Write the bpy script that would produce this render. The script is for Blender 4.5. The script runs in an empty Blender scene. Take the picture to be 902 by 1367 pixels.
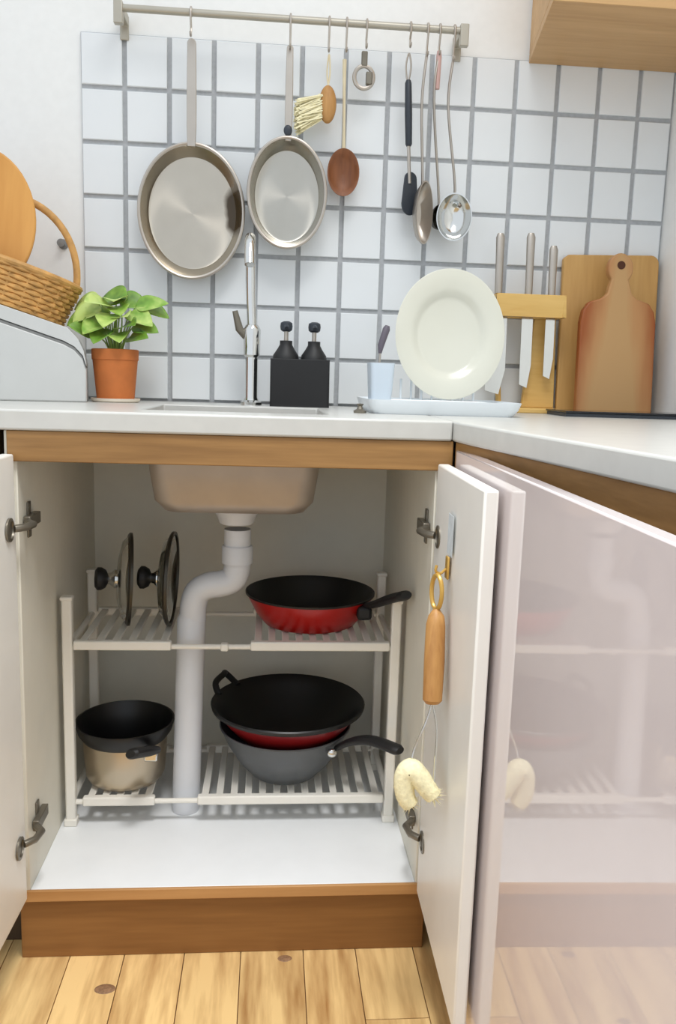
import bpy, bmesh, math, random
from mathutils import Vector, Matrix, noise
random.seed(7)
sc = bpy.context.scene
col = sc.collection
PI = math.pi

# ------------------------------------------------------------------ camera
yaw, pit, rol = 0.0843, 0.1594, 0.0316
F = Vector((math.sin(yaw)*math.cos(pit), math.cos(yaw)*math.cos(pit), -math.sin(pit)))
R = Vector((math.cos(yaw), -math.sin(yaw), 0)); U = R.cross(F)
R2 = R*math.cos(rol)+U*math.sin(rol); U2 = U*math.cos(rol)-R*math.sin(rol)
cd = bpy.data.cameras.new('camera'); cam = bpy.data.objects.new('camera', cd); col.objects.link(cam)
m = Matrix((R2, U2, -F)).transposed().to_4x4(); m.translation = Vector((0.05896, -1.245, 0.95073))
cam.matrix_world = m
cd.sensor_fit = 'HORIZONTAL'; cd.sensor_width = 36; cd.lens = 36*1100/902; cd.clip_start = .02
sc.camera = cam

# ------------------------------------------------------------------ light, exposure
w = bpy.data.worlds.new('world'); sc.world = w; w.use_nodes = True
bg = w.node_tree.nodes['Background']; bg.inputs[0].default_value = (0.905, 0.97, 1.045, 1); bg.inputs[1].default_value = 1.03
def area(name, loc, target, sx, sy, power, color):
    l = bpy.data.lights.new(name, 'AREA'); l.shape = 'RECTANGLE'; l.size = sx; l.size_y = sy; l.energy = power; l.color = color
    o = bpy.data.objects.new(name, l); col.objects.link(o); o.location = loc
    o.rotation_euler = (Vector(target)-Vector(loc)).to_track_quat('-Z', 'Y').to_euler(); return o
area('ceiling_light', (.34, -.32, 2.44), (.34, -.32, 0), .6, .5, 5.5, (1, .985, .96))
area('downlight', (.1, -.75, 2.44), (.05, -.3, 0), .4, .4, 6.6, (1, .99, .98)).data.spread = math.radians(80)
sc.view_settings.view_transform = 'Standard'; sc.view_settings.look = 'None'
sc.view_settings.exposure = 0.0; sc.view_settings.gamma = 1; sc.view_settings.use_curve_mapping = False

# ------------------------------------------------------------------ materials
def srgb(r, g, b):
    f = lambda c: (c/255/12.92) if c/255 <= .04045 else ((c/255+.055)/1.055)**2.4
    return (f(r), f(g), f(b), 1)
MATS = {}
def mat(name, rgb, rough=.5, metal=0, var=.06, scale=20, bump=0, spec=None, **kw):
    if name in MATS: return MATS[name]
    mt = bpy.data.materials.new(name); mt.use_nodes = True; nt = mt.node_tree; b = nt.nodes['Principled BSDF']
    c = srgb(*rgb)
    b.inputs['Roughness'].default_value = rough; b.inputs['Metallic'].default_value = metal
    for k, v in kw.items(): b.inputs[k].default_value = v
    tc = nt.nodes.new('ShaderNodeTexCoord'); nz = nt.nodes.new('ShaderNodeTexNoise'); nz.inputs['Scale'].default_value = scale
    nz.inputs['Detail'].default_value = 4
    nt.links.new(tc.outputs['Object'], nz.inputs['Vector'])
    rp = nt.nodes.new('ShaderNodeValToRGB'); rp.color_ramp.elements[0].position = .3; rp.color_ramp.elements[1].position = .7
    rp.color_ramp.elements[0].color = tuple(x*(1-var) for x in c[:3])+(1,); rp.color_ramp.elements[1].color = tuple(min(1, x*(1+var)) for x in c[:3])+(1,)
    nt.links.new(nz.outputs['Fac'], rp.inputs['Fac']); nt.links.new(rp.outputs[0], b.inputs['Base Color'])
    if bump:
        bp = nt.nodes.new('ShaderNodeBump'); bp.inputs['Strength'].default_value = bump; bp.inputs['Distance'].default_value = .002
        nt.links.new(nz.outputs['Fac'], bp.inputs['Height']); nt.links.new(bp.outputs[0], b.inputs['Normal'])
    MATS[name] = mt; return mt
def wood(name, dark, light, axis='X', stretch=14, scale=9, rough=.5, contrast=(.3, .72), bump=.15, rand=0.0):
    if name in MATS: return MATS[name]
    mt = bpy.data.materials.new(name); mt.use_nodes = True; nt = mt.node_tree; b = nt.nodes['Principled BSDF']; N = nt.nodes.new; L = nt.links.new
    b.inputs['Roughness'].default_value = rough
    tc = N('ShaderNodeTexCoord'); mp = N('ShaderNodeMapping'); s = [stretch]*3; s['XYZ'.index(axis)] = 1
    mp.inputs['Scale'].default_value = s; L(tc.outputs['Object'], mp.inputs['Vector'])
    vec = mp.outputs[0]
    if rand:
        oi = N('ShaderNodeObjectInfo'); ad = N('ShaderNodeVectorMath'); ad.operation = 'MULTIPLY_ADD'
        cb = N('ShaderNodeCombineXYZ')
        for i in range(3): L(oi.outputs['Random'], cb.inputs[i])
        L(cb.outputs[0], ad.inputs[0]); ad.inputs[1].default_value = (37, 53, 71); L(vec, ad.inputs[2]); vec = ad.outputs[0]
    nz = N('ShaderNodeTexNoise'); nz.inputs['Scale'].default_value = scale*.35; nz.inputs['Detail'].default_value = 6; nz.inputs['Distortion'].default_value = .8
    L(vec, nz.inputs['Vector'])
    n2 = N('ShaderNodeTexNoise'); n2.inputs['Scale'].default_value = scale*1.6; n2.inputs['Detail'].default_value = 8; L(vec, n2.inputs['Vector'])
    mx = N('ShaderNodeMix'); mx.data_type = 'FLOAT'; mx.inputs[0].default_value = .35
    L(nz.outputs['Fac'], mx.inputs[2]); L(n2.outputs['Fac'], mx.inputs[3])
    rp = N('ShaderNodeValToRGB'); e = rp.color_ramp.elements
    e[0].position, e[1].position = contrast; e[0].color = srgb(*dark); e[1].color = srgb(*light)
    L(mx.outputs[0], rp.inputs['Fac']); out = rp.outputs[0]
    if rand:
        hs = N('ShaderNodeHueSaturation'); mr = N('ShaderNodeMapRange'); mr.inputs[3].default_value = 1-rand; mr.inputs[4].default_value = 1+rand
        L(oi.outputs['Random'], mr.inputs[0]); L(mr.outputs[0], hs.inputs['Value']); L(out, hs.inputs['Color']); out = hs.outputs[0]
    L(out, b.inputs['Base Color'])
    bp = N('ShaderNodeBump'); bp.inputs['Strength'].default_value = bump; bp.inputs['Distance'].default_value = .001
    L(n2.outputs['Fac'], bp.inputs['Height']); L(bp.outputs[0], b.inputs['Normal'])
    MATS[name] = mt; return mt
def brushed(name, rgb, rough=.3, radial=True, reflection=None, aniso=.9):
    """brushed steel; radial: anisotropic about local Z (spun base), scorch: (x,y,rx,ry) dark reflection painted in object space"""
    if name in MATS: return MATS[name]
    mt = bpy.data.materials.new(name); mt.use_nodes = True; nt = mt.node_tree; b = nt.nodes['Principled BSDF']; N = nt.nodes.new; L = nt.links.new
    b.inputs['Metallic'].default_value = 1; b.inputs['Roughness'].default_value = rough; b.inputs['Anisotropic'].default_value = aniso
    tg = N('ShaderNodeTangent'); tg.direction_type = 'RADIAL'; tg.axis = 'Z'; L(tg.outputs[0], b.inputs['Tangent'])
    tc = N('ShaderNodeTexCoord'); nz = N('ShaderNodeTexNoise'); nz.inputs['Scale'].default_value = 25; L(tc.outputs['Object'], nz.inputs['Vector'])
    rp = N('ShaderNodeValToRGB'); c = srgb(*rgb); rp.color_ramp.elements[0].color = tuple(x*.9 for x in c[:3])+(1,); rp.color_ramp.elements[1].color = c
    L(nz.outputs['Fac'], rp.inputs['Fac']); out = rp.outputs[0]
    if reflection:
        mp = N('ShaderNodeMapping'); mp.vector_type = 'TEXTURE'; mp.inputs['Location'].default_value = reflection[:2]+(0,); mp.inputs['Scale'].default_value = reflection[2:]+(10,)
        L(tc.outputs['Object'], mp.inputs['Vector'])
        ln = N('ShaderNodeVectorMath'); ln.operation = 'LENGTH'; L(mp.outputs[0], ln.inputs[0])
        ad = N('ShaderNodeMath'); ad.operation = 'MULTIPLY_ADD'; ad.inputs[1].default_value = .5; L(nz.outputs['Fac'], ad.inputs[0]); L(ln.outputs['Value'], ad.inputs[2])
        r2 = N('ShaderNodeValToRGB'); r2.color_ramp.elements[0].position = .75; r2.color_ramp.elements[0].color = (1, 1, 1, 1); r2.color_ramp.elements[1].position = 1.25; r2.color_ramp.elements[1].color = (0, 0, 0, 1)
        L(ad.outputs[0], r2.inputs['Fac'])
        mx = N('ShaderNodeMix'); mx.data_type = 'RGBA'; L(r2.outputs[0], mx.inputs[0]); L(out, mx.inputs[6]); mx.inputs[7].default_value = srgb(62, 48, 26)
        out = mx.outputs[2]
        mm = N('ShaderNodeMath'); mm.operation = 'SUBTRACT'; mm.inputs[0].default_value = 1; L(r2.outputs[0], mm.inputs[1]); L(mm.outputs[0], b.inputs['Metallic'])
    L(out, b.inputs['Base Color']); MATS[name] = mt; return mt

M_plaster = mat('white_plaster', (240, 240, 237), .8, var=.015, bump=.05, scale=60)
M_tile = mat('glazed_tile', (232, 235, 236), .22, var=.02, scale=6)
M_grout = mat('grey_grout', (178, 180, 182), .9, var=.08, scale=120)
M_white = mat('white_laminate', (240, 238, 232), .35, var=.015)
M_inner = mat('cabinet_lining', (226, 222, 208), .5, var=.02)
M_floorpan = mat('cabinet_bottom_lining', (238, 240, 241), .35, var=.015)
M_panel = mat('glossy_lacquer', (222, 211, 210), .035, var=.01, **{'IOR': 1.62, 'Coat Weight': .4, 'Coat Roughness': .03, 'Coat IOR': 1.5})
M_trim = wood('oak_veneer', (130, 94, 50), (168, 127, 74), 'X', 16, 7)
M_trimY = wood('oak_veneer_run', (134, 97, 52), (172, 130, 78), 'Y', 16, 7)
M_kick = wood('kick_oak', (124, 82, 38), (150, 104, 54), 'X', 14, 6)
M_edge = wood('edge_oak', (172, 124, 72), (198, 150, 96), 'X', 14, 6)
M_floor = wood('pine_plank', (160, 112, 60), (236, 200, 138), 'Y', 9, 5.5, .45, (.32, .58), rand=.08)
M_upper = wood('wall_cabinet_oak', (184, 142, 92), (212, 172, 120), 'X', 12, 5)
M_stone = mat('pale_stone', (195, 195, 190), .3, var=.03, scale=35)
M_steel = mat('satin_steel', (188, 180, 170), .38, 1, var=.05)
M_sink = mat('sink_steel', (176, 164, 152), .45, .6, var=.05)
M_chrome = mat('chrome', (215, 215, 212), .12, 1, var=.02)
M_rail = mat('warm_grey_rail', (182, 176, 162), .4, .5, var=.03)
M_pvc = mat('grey_white_pvc', (214, 216, 220), .35, var=.02)
M_rack = mat('white_powder_coat', (236, 232, 222), .4, var=.02)
M_black = mat('matt_black_plastic', (24, 24, 25), .55, var=.1)
M_coat = mat('nonstick_black', (14, 14, 15), .42, var=.1)
M_red = mat('red_enamel', (168, 26, 22), .3, var=.06)
M_darkred = mat('dark_red_enamel', (128, 24, 28), .3, var=.06)
M_grey = mat('grey_enamel', (84, 88, 92), .35, var=.06)
M_hinge = mat('hinge_nickel', (128, 122, 110), .4, .7, var=.06)
M_terra = mat('terracotta', (194, 112, 56), .8, var=.1, scale=30, bump=.2)
M_soil = mat('potting_soil', (60, 44, 30), .95, var=.3, scale=90, bump=1)
M_porc = mat('cream_porcelain', (208, 207, 193), .2, var=.01)
M_wplas = mat('white_plastic', (232, 238, 242), .3, var=.01)
M_frost = mat('frosted_plastic', (226, 236, 244), .4, var=.01, **{'Transmission Weight': .35, 'IOR': 1.3})
M_bamboo = wood('bamboo', (206, 162, 84), (228, 190, 116), 'X', 10, 8)
M_boardl = wood('beech', (186, 140, 76), (212, 168, 102), 'Z', 10, 7)
M_rattan = mat('rattan', (196, 148, 84), .6, var=.22, scale=60)
M_orangew = wood('honey_wood', (204, 142, 66), (224, 166, 88), 'Z', 8, 6)
M_spoonb = wood('dark_spoon_wood', (104, 58, 28), (148, 90, 50), 'Z', 8, 12)
M_spoonh = mat('pale_spoon_wood', (226, 212, 178), .6)
M_brushw = wood('brush_wood', (160, 108, 54), (204, 156, 92), 'Z', 8, 14)
M_cream = mat('cream_bristle', (238, 230, 190), .8, var=.12, scale=160, bump=.6)
M_brass = mat('brass_hook', (204, 164, 84), .35, .4, var=.05)
M_paper = mat('pale_blue_paper', (206, 214, 218), .7, var=.08, scale=90)
M_slab = mat('black_glass', (20, 22, 28), .08, var=.05)
M_nylon = mat('charcoal_nylon', (48, 54, 62), .45, var=.08)
M_pink = mat('dusty_pink_plastic', (196, 160, 152), .5, var=.05)
M_lidglass = mat('smoked_glass', (110, 108, 92), .08, var=.05, **{'Transmission Weight': .75, 'IOR': 1.25})
M_lidrim = mat('dark_steel_rim', (66, 62, 54), .35, .6, var=.08)
M_bin = mat('pale_grey_enamel', (196, 197, 194), .35, var=.02)
M_midgrey = mat('mid_grey', (128, 128, 126), .6, var=.04)
M_pan1 = brushed('spun_steel_reflection', (196, 188, 174), .27, reflection=(.090, .008, .040, .075))  # dark brown reflection painted into the colour of the pan's side wall
M_pan2 = brushed('spun_steel', (190, 186, 176), .26)
M_body = brushed('saucepan_steel', (200, 186, 164), .35, aniso=.4)
# two-tone acacia: reddish heartwood patches with pale sapwood
def acacia():
    mt = bpy.data.materials.new('two_tone_acacia'); mt.use_nodes = True; nt = mt.node_tree; b = nt.nodes['Principled BSDF']; N = nt.nodes.new; L = nt.links.new
    b.inputs['Roughness'].default_value = .5
    tc = N('ShaderNodeTexCoord'); sp = N('ShaderNodeSeparateXYZ'); L(tc.outputs['Object'], sp.inputs[0])
    ab = N('ShaderNodeMath'); ab.operation = 'ABSOLUTE'; L(sp.outputs['X'], ab.inputs[0])
    nz = N('ShaderNodeTexNoise'); nz.inputs['Scale'].default_value = 9; mp = N('ShaderNodeMapping'); mp.inputs['Scale'].default_value = (3, 3, .6)
    L(tc.outputs['Object'], mp.inputs['Vector']); L(mp.outputs[0], nz.inputs['Vector'])
    a1 = N('ShaderNodeMath'); a1.operation = 'MULTIPLY_ADD'; a1.inputs[1].default_value = 11; L(ab.outputs[0], a1.inputs[0])
    zz = N('ShaderNodeMath'); zz.operation = 'MULTIPLY_ADD'; zz.inputs[1].default_value = 1.7; zz.inputs[2].default_value = -.42; L(sp.outputs['Z'], zz.inputs[0])
    L(zz.outputs[0], a1.inputs[2])
    a2 = N('ShaderNodeMath'); a2.operation = 'MULTIPLY_ADD'; a2.inputs[1].default_value = .5; L(nz.outputs['Fac'], a2.inputs[0]); L(a1.outputs[0], a2.inputs[2])
    rp = N('ShaderNodeValToRGB'); e = rp.color_ramp.elements
    e[0].position = .38; e[0].color = srgb(186, 146, 96); e[1].position = .98; e[1].color = srgb(150, 78, 28)
    k = e.new(.62); k.color = srgb(182, 132, 82)
    L(a2.outputs[0], rp.inputs['Fac']); L(rp.outputs[0], b.inputs['Base Color']); return mt
M_acacia = acacia()
def leafmat():
    mt = bpy.data.materials.new('pothos_leaf'); mt.use_nodes = True; nt = mt.node_tree; b = nt.nodes['Principled BSDF']; N = nt.nodes.new; L = nt.links.new
    b.inputs['Roughness'].default_value = .4; b.inputs['Subsurface Weight'].default_value = .1
    tc = N('ShaderNodeTexCoord'); nz = N('ShaderNodeTexNoise'); nz.inputs['Scale'].default_value = 34; L(tc.outputs['Object'], nz.inputs['Vector'])
    oi = N('ShaderNodeObjectInfo'); ad = N('ShaderNodeMath'); ad.operation = 'MULTIPLY_ADD'; ad.inputs[1].default_value = .45; L(oi.outputs['Random'], ad.inputs[0]); L(nz.outputs['Fac'], ad.inputs[2])
    rp = N('ShaderNodeValToRGB'); e = rp.color_ramp.elements; e[0].position = .45; e[0].color = srgb(70, 116, 32); e[1].position = .95; e[1].color = srgb(196, 214, 120)
    k = e.new(.68); k.color = srgb(122, 164, 58)
    L(ad.outputs[0], rp.inputs['Fac']); L(rp.outputs[0], b.inputs['Base Color']); return mt
M_leaf = leafmat()

# ------------------------------------------------------------------ mesh helpers
class MB:
    def __init__(s): s.v = []; s.f = []
    def add(s, vs, fs, mx=None):
        o = len(s.v)
        s.v += [tuple(mx @ Vector(p)) if mx else tuple(p) for p in vs]; s.f += [tuple(i+o for i in f) for f in fs]; return s
    def box(s, x0, x1, y0, y1, z0, z1, mx=None):
        vs = [(x, y, z) for z in (z0, z1) for y in (y0, y1) for x in (x0, x1)]
        return s.add(vs, [(0, 2, 3, 1), (4, 5, 7, 6), (0, 1, 5, 4), (2, 6, 7, 3), (0, 4, 6, 2), (1, 3, 7, 5)], mx)
    def prism(s, poly, z0, z1, mx=None):
        n = len(poly); a = sum(poly[i][0]*poly[(i+1) % n][1]-poly[(i+1) % n][0]*poly[i][1] for i in range(n))
        if a < 0: poly = poly[::-1]
        vs = [(x, y, z0) for x, y in poly]+[(x, y, z1) for x, y in poly]
        return s.add(vs, [tuple(range(n))[::-1], tuple(range(n, 2*n))]+[(i, (i+1) % n, n+(i+1) % n, n+i) for i in range(n)], mx)
    def lathe(s, prof, n=40, mx=None, sx=1, sy=1, cap=False):
        vs = []; fs = []; k = len(prof)
        for r, z in prof:
            for i in range(n):
                a = 2*PI*i/n; vs.append((r*math.cos(a)*sx, r*math.sin(a)*sy, z))
        for j in range(k-1):
            for i in range(n):
                i2 = (i+1) % n; fs.append((j*n+i, j*n+i2, (j+1)*n+i2, (j+1)*n+i))
        if cap: fs.append(tuple(range(n))[::-1])
        if cap: fs.append(tuple(range((k-1)*n, k*n)))
        return s.add(vs, fs, mx)
    def tube(s, pts, r, n=10, closed=False, mx=None, flat=1.0, up=None):
        pts = [Vector(p) for p in pts]; k = len(pts); rs = r if isinstance(r, (list, tuple)) else [r]*k
        vs = []; fs = []; pn = None
        for i, p in enumerate(pts):
            if closed: t = pts[(i+1) % k]-pts[i-1]
            else: t = pts[min(i+1, k-1)]-pts[max(i-1, 0)]
            t.normalize()
            if pn is None:
                a = Vector(up) if up else (Vector((0, 0, 1)) if abs(t.z) < .9 else Vector((1, 0, 0)))
                nn = (a-t*a.dot(t)).normalized()
            else:
                nn = (pn-t*pn.dot(t)).normalized()
            pn = nn; bb = t.cross(nn)
            for j in range(n):
                a = 2*PI*j/n; vs.append(p+nn*math.cos(a)*rs[i]*flat+bb*math.sin(a)*rs[i])
        for i in range(k if closed else k-1):
            i2 = (i+1) % k
            for j in range(n):
                j2 = (j+1) % n; fs.append((i*n+j, i*n+j2, i2*n+j2, i2*n+j))
        if not closed: fs += [tuple(range(n))[::-1], tuple(range((k-1)*n, k*n))]
        return s.add(vs, fs, mx)
    def ball(s, c, rx, ry, rz, n=20, m=12, mx=None):
        prof = [(math.sin(PI*j/m), -math.cos(PI*j/m)) for j in range(m+1)]
        t = Matrix.Translation(c) @ Matrix.Diagonal((rx, ry, rz, 1))
        return s.lathe([(max(r, 1e-5), z) for r, z in prof], n, (mx @ t) if mx else t)
    def build(s, name, material, parent=None, bevel=0, smooth=True, ang=35, seg=2):
        me = bpy.data.meshes.new(name); me.from_pydata(s.v, [], s.f)
        bm = bmesh.new(); bm.from_mesh(me); bmesh.ops.remove_doubles(bm, verts=bm.verts, dist=1e-6)
        bmesh.ops.recalc_face_normals(bm, faces=bm.faces); bm.to_mesh(me); bm.free()
        me.materials.append(material)
        if smooth: me.shade_smooth(); me.set_sharp_from_angle(angle=math.radians(ang))
        o = bpy.data.objects.new(name, me); col.objects.link(o)
        if parent: o.parent = parent
        if bevel:
            b = o.modifiers.new('bevel', 'BEVEL'); b.width = bevel; b.segments = seg; b.limit_method = 'ANGLE'; b.angle_limit = math.radians(35); b.harden_normals = False
        return o
def tag(o, label=None, cat=None, group=None, kind=None):
    if label: o['label'] = label
    if cat: o['category'] = cat
    if group: o['group'] = group
    if kind: o['kind'] = kind
    return o
def thing(name, label, cat, loc=(0, 0, 0), rot=(0, 0, 0), group=None):
    o = bpy.data.objects.new(name, None); o.empty_display_size = .05; col.objects.link(o); o.location = loc; o.rotation_euler = rot
    return tag(o, label, cat, group)
def copy_tree(o, parent=None):
    c = o.copy(); col.objects.link(c); c.parent = parent
    for ch in o.children: copy_tree(ch, c)
    return c
def box(name, b, material, parent=None, bevel=0.0015): return MB().box(*b).build(name, material, parent, bevel)
def spline(pts, n=8, closed=False):
    P = [Vector(p) for p in pts]; k = len(P); out = []
    for i in range(k if closed else k-1):
        g = lambda j: P[j % k] if closed else P[max(0, min(k-1, j))]
        a, b, c, d = g(i-1), g(i), g(i+1), g(i+2)
        for t in range(n):
            t /= n; out.append(.5*((2*b)+(c-a)*t+(2*a-5*b+4*c-d)*t*t+(3*b-a-3*c+d)*t**3))
    if not closed: out.append(P[-1])
    return out
def arc(cx, cy, r, a0, a1, n=8, ry=None):
    ry = ry or r
    return [(cx+r*math.cos(math.radians(a0+(a1-a0)*i/n)), cy+ry*math.sin(math.radians(a0+(a1-a0)*i/n))) for i in range(n+1)]
XZ = Matrix(((1, 0, 0, 0), (0, 0, -1, 0), (0, 1, 0, 0), (0, 0, 0, 1)))     # local (x, y, z) -> (x, -z, y): outline upright, extruded toward the room

# ------------------------------------------------------------------ setting
WY = .55; ZC = .8939; TX0 = -.2441; TW = .0884; TZ = 1.6157; TH = .1041
wall = tag(box('wall_back', (-1.6, .91, WY+.004, WY+.12, 0, 2.5), M_plaster, None, 0), 'white back wall with square glazed tiles behind the worktop', 'wall', kind='structure')
tag(box('wall_right', (.893, 1.0, -2.6, WY+.12, 0, 2.5), M_plaster, None, 0), 'plain white side wall beside the wall cabinet', 'wall', kind='structure')
box('grout_bed', (TX0-TW+.003, .893, WY, WY+.005, ZC-.02, TZ-.002), M_grout, wall, 0)
def tile_mesh(wd, ht):
    b = MB(); g = .0045; c = .0012; d = .006; x, z = wd/2-g, ht/2-g
    vs = [(-x, 0, -z), (x, 0, -z), (x, 0, z), (-x, 0, z)]+[(-x, -d+c, -z), (x, -d+c, -z), (x, -d+c, z), (-x, -d+c, z)]
    vs += [(-x+c, -d, -z+c), (x-c, -d, -z+c), (x-c, -d, z-c), (-x+c, -d, z-c)]
    fs = [(8, 9, 10, 11)]
    for i in range(4):
        j = (i+1) % 4; fs += [(i, j, 4+j, 4+i), (4+i, 4+j, 8+j, 8+i)]
    b.add(vs, fs); return b
tcache = {}
for r in range(7):
    z1 = TZ-r*TH; z0 = max(z1-TH, ZC+.0006)
    for k in range(-1, 13):
        x0 = TX0+k*TW; x1 = min(x0+TW, .893)
        key = (round(x1-x0, 3), round(z1-z0, 3))
        if key not in tcache:
            o = tile_mesh(*key).build('tile', M_tile, wall, smooth=False); tcache[key] = o.data
        else:
            o = bpy.data.objects.new('tile', tcache[key]); col.objects.link(o); o.parent = wall
        o.location = ((x0+x1)/2, WY+.0005+random.uniform(-.0003, .0003), (z0+z1)/2)
fl = tag(box('floor', (-1.6, 1.0, -2.6, WY, -.05, -.006), mat('dark_joint', (120, 84, 46), .9), None, 0), 'pale knotty pine plank floor', 'floor', kind='structure')
x = -1.6; pk = {}
i = 0
while x < .99:
    wd = [.093, .104, .088, .098][i % 4]; y = -2.6+[.3, .9, .55, 1.15][i % 4]-1.3
    while y < .5:
        ya, yb = max(y, -2.6), min(y+1.3, .54)
        if yb-ya > .02:
            key = (wd, round(yb-ya, 3))
            if key not in pk:
                o = MB().box(-wd/2+.0008, wd/2-.0008, -(yb-ya)/2+.0008, (yb-ya)/2-.0008, -.006, 0).build('plank', M_floor, fl, smooth=False); pk[key] = o.data
            else: o = bpy.data.objects.new('plank', pk[key]); col.objects.link(o); o.parent = fl
            o.location = (x+wd/2, (ya+yb)/2, 0)
        y += 1.3
    x += wd; i += 1
# dark knots let into the boards
for kx, ky, kr in ((-.183, -.07, .011), (.098, -.012, .008), (.06, -.16, .007)):
    MB().lathe([(kr, 0), (kr*.9, .0006), (1e-5, .0007)], 16, sx=1.5).build('knot', mat('wood_knot', (142, 108, 78), .6, var=.3, scale=200), fl).location = (kx, ky, 0)

# ------------------------------------------------------------------ sink cabinet
W = .313; T = .018; ZF = .1247; ZT = .8176; ZB = .8635; CB = .528
cab = thing('sink_cabinet', 'white sink cabinet standing open, with oak rail and oak kick board', 'cabinet')
box('side_panel', (-W-T, -W, 0, CB+.016, ZF-.0185, ZB-.001), M_inner, cab)
box('side_panel', (W, W+T, 0, CB+.016, ZF-.0185, ZB-.001), M_inner, cab)
box('back_panel', (-W, W, CB, CB+.012, ZF-.018, ZB-.001), M_inner, cab, 0)
box('bottom_panel', (-W, W, .002, CB, ZF-.018, ZF), M_floorpan, cab)
box('front_edging', (-W-T, W+T, -.004, .0018, ZF-.019, ZF+.0005), M_edge, cab)
box('top_rail', (-W-T+.006, W+T+.006, -.008, -.0004, ZT, ZB-.0005), M_trim, cab)
box('kick_board', (-W-T, W+T+.001, .006, .02, 0, ZF-.0195), M_kick, cab)
def hinge(door, s, z, y0):
    h = MB(); x = s*W
    h.box(x-s*.012, x-s*.0015, .018, .075, z-.009, z+.009)          # mounting arm on the side panel
    h.box(x-s*.003, x, .04, .056, z-.028, z+.028)                   # wings
    h.tube([(x-s*.007, .02, z), (x-s*.02, .004, z), (x-s*.016, -.02, z), (x-s*.003, -.034, z)], .006, 8)
    o = h.build('hinge', M_hinge, door, .0012)
    c = MB().lathe([(.0175, 0), (.0175, .003), (.013, .004), (.012, .0015), (1e-5, .0015)], 24, Matrix.Translation((x-s*0.0005+(s*.0012), -.045, z)) @ Matrix.Rotation(-s*PI/2, 4, 'Y'))
    c.build('hinge_cup', M_hinge, door)
def door(s, xe, label):
    # inner face from (s*W, -.014) to (xe, -.312), thickness outward
    a = Vector((s*W, -.014)); b = Vector((xe, -.312)); d = (b-a).normalized(); n = Vector((d.y, -d.x))
    if n.x*s < 0: n = -n
    poly = [a, b, b+n*T, a+n*T]
    o = MB().prism([tuple(q) for q in poly], ZF-.006, .829).build('door', M_white, cab, .003, seg=3)
    o['label'] = label
    for z in (.722, .225): hinge(o, s, z, -.03)
    return o
dl = door(-1, -.322, 'white cabinet door swung open')
dr = door(1, .308, 'white cabinet door swung open with a brush hanging inside')
# notice stuck inside the right-hand door
st = MB().box(-.0005, 0, -.018, .018, -.028, .028).build('sticker', M_paper, dr, 0); st.location = (.3075, -.15, .745); st.rotation_euler = (0, 0, -.0335)

# ------------------------------------------------------------------ cabinet run on the right
def fx(y, o=0): return .338-.13*y-o          # front line of the run, o = how far proud
Y1 = -1.0
run = thing('base_cabinet', 'base cabinet with a glossy pinkish white front under the oak rail', 'cabinet', (.6, -.4, 0))
def P(name, poly, z0, z1, m, bev=.0015):
    o = MB().prism([(a-.6, b+.4) for a, b in poly], z0, z1).build(name, m, run, bev); return o
def strip(y0, y1, o0, o1): return [(fx(y0, o0), y0), (fx(y1, o0), y1), (fx(y1, o1), y1), (fx(y0, o1), y0)]
P('carcass', [(fx(-.004, -.021), .5), (fx(-.004, -.021), -.004), (fx(Y1, -.021), Y1), (.885, Y1), (.885, .5)], .1, ZB-.001, M_white)
P('kick_board', strip(-.012, Y1, -.075, -.06), 0, .1, M_kick)
P('front_rail', strip(-.010, Y1, .0, -.020), .822, ZB-.0005, M_trimY)
def pstrip(y0, y1): return [(.3385+.018*y0, y0), (.3385+.018*y1, y1), (.3555+.018*y1, y1), (.3555+.018*y0, y0)]
d = P('door_panel', pstrip(-.022, -.80), .104, .851, M_panel, .002); d['label'] = 'glossy pinkish white door standing slightly ajar'
P('door_panel', strip(-.82, Y1, .001, -.018), .104, .848, M_panel, .002)
# added filler unit, its dark brown stands in for the shaded gap
t = thing('base_cabinet', 'added dark brown unit standing in for the shaded gap beside the sink cabinet', 'cabinet', (-.65, .3, 0))
M_dark = wood('gap_dark', (52, 38, 24), (78, 58, 36), 'Z', 12, 6)
MB().box(-.30, .310, -.29, .22, .1, ZB-.001).build('carcass', M_dark, t, .002); MB().box(-.30, .310, -.25, -.235, 0, .0995).build('kick_board', M_dark, t, .002)
for x0, x1 in ((-.298, .003), (.006, .308)):
    d = MB().box(x0, x1, -.309, -.2905, .104, ZB-.012).build('door', M_dark, t, .002)
    MB().tube([((x0+x1)/2-.05, -.311, .8), ((x0+x1)/2-.05, -.328, .8), ((x0+x1)/2+.05, -.328, .8), ((x0+x1)/2+.05, -.311, .8)], .004, 8).build('handle', M_steel, d)

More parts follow.
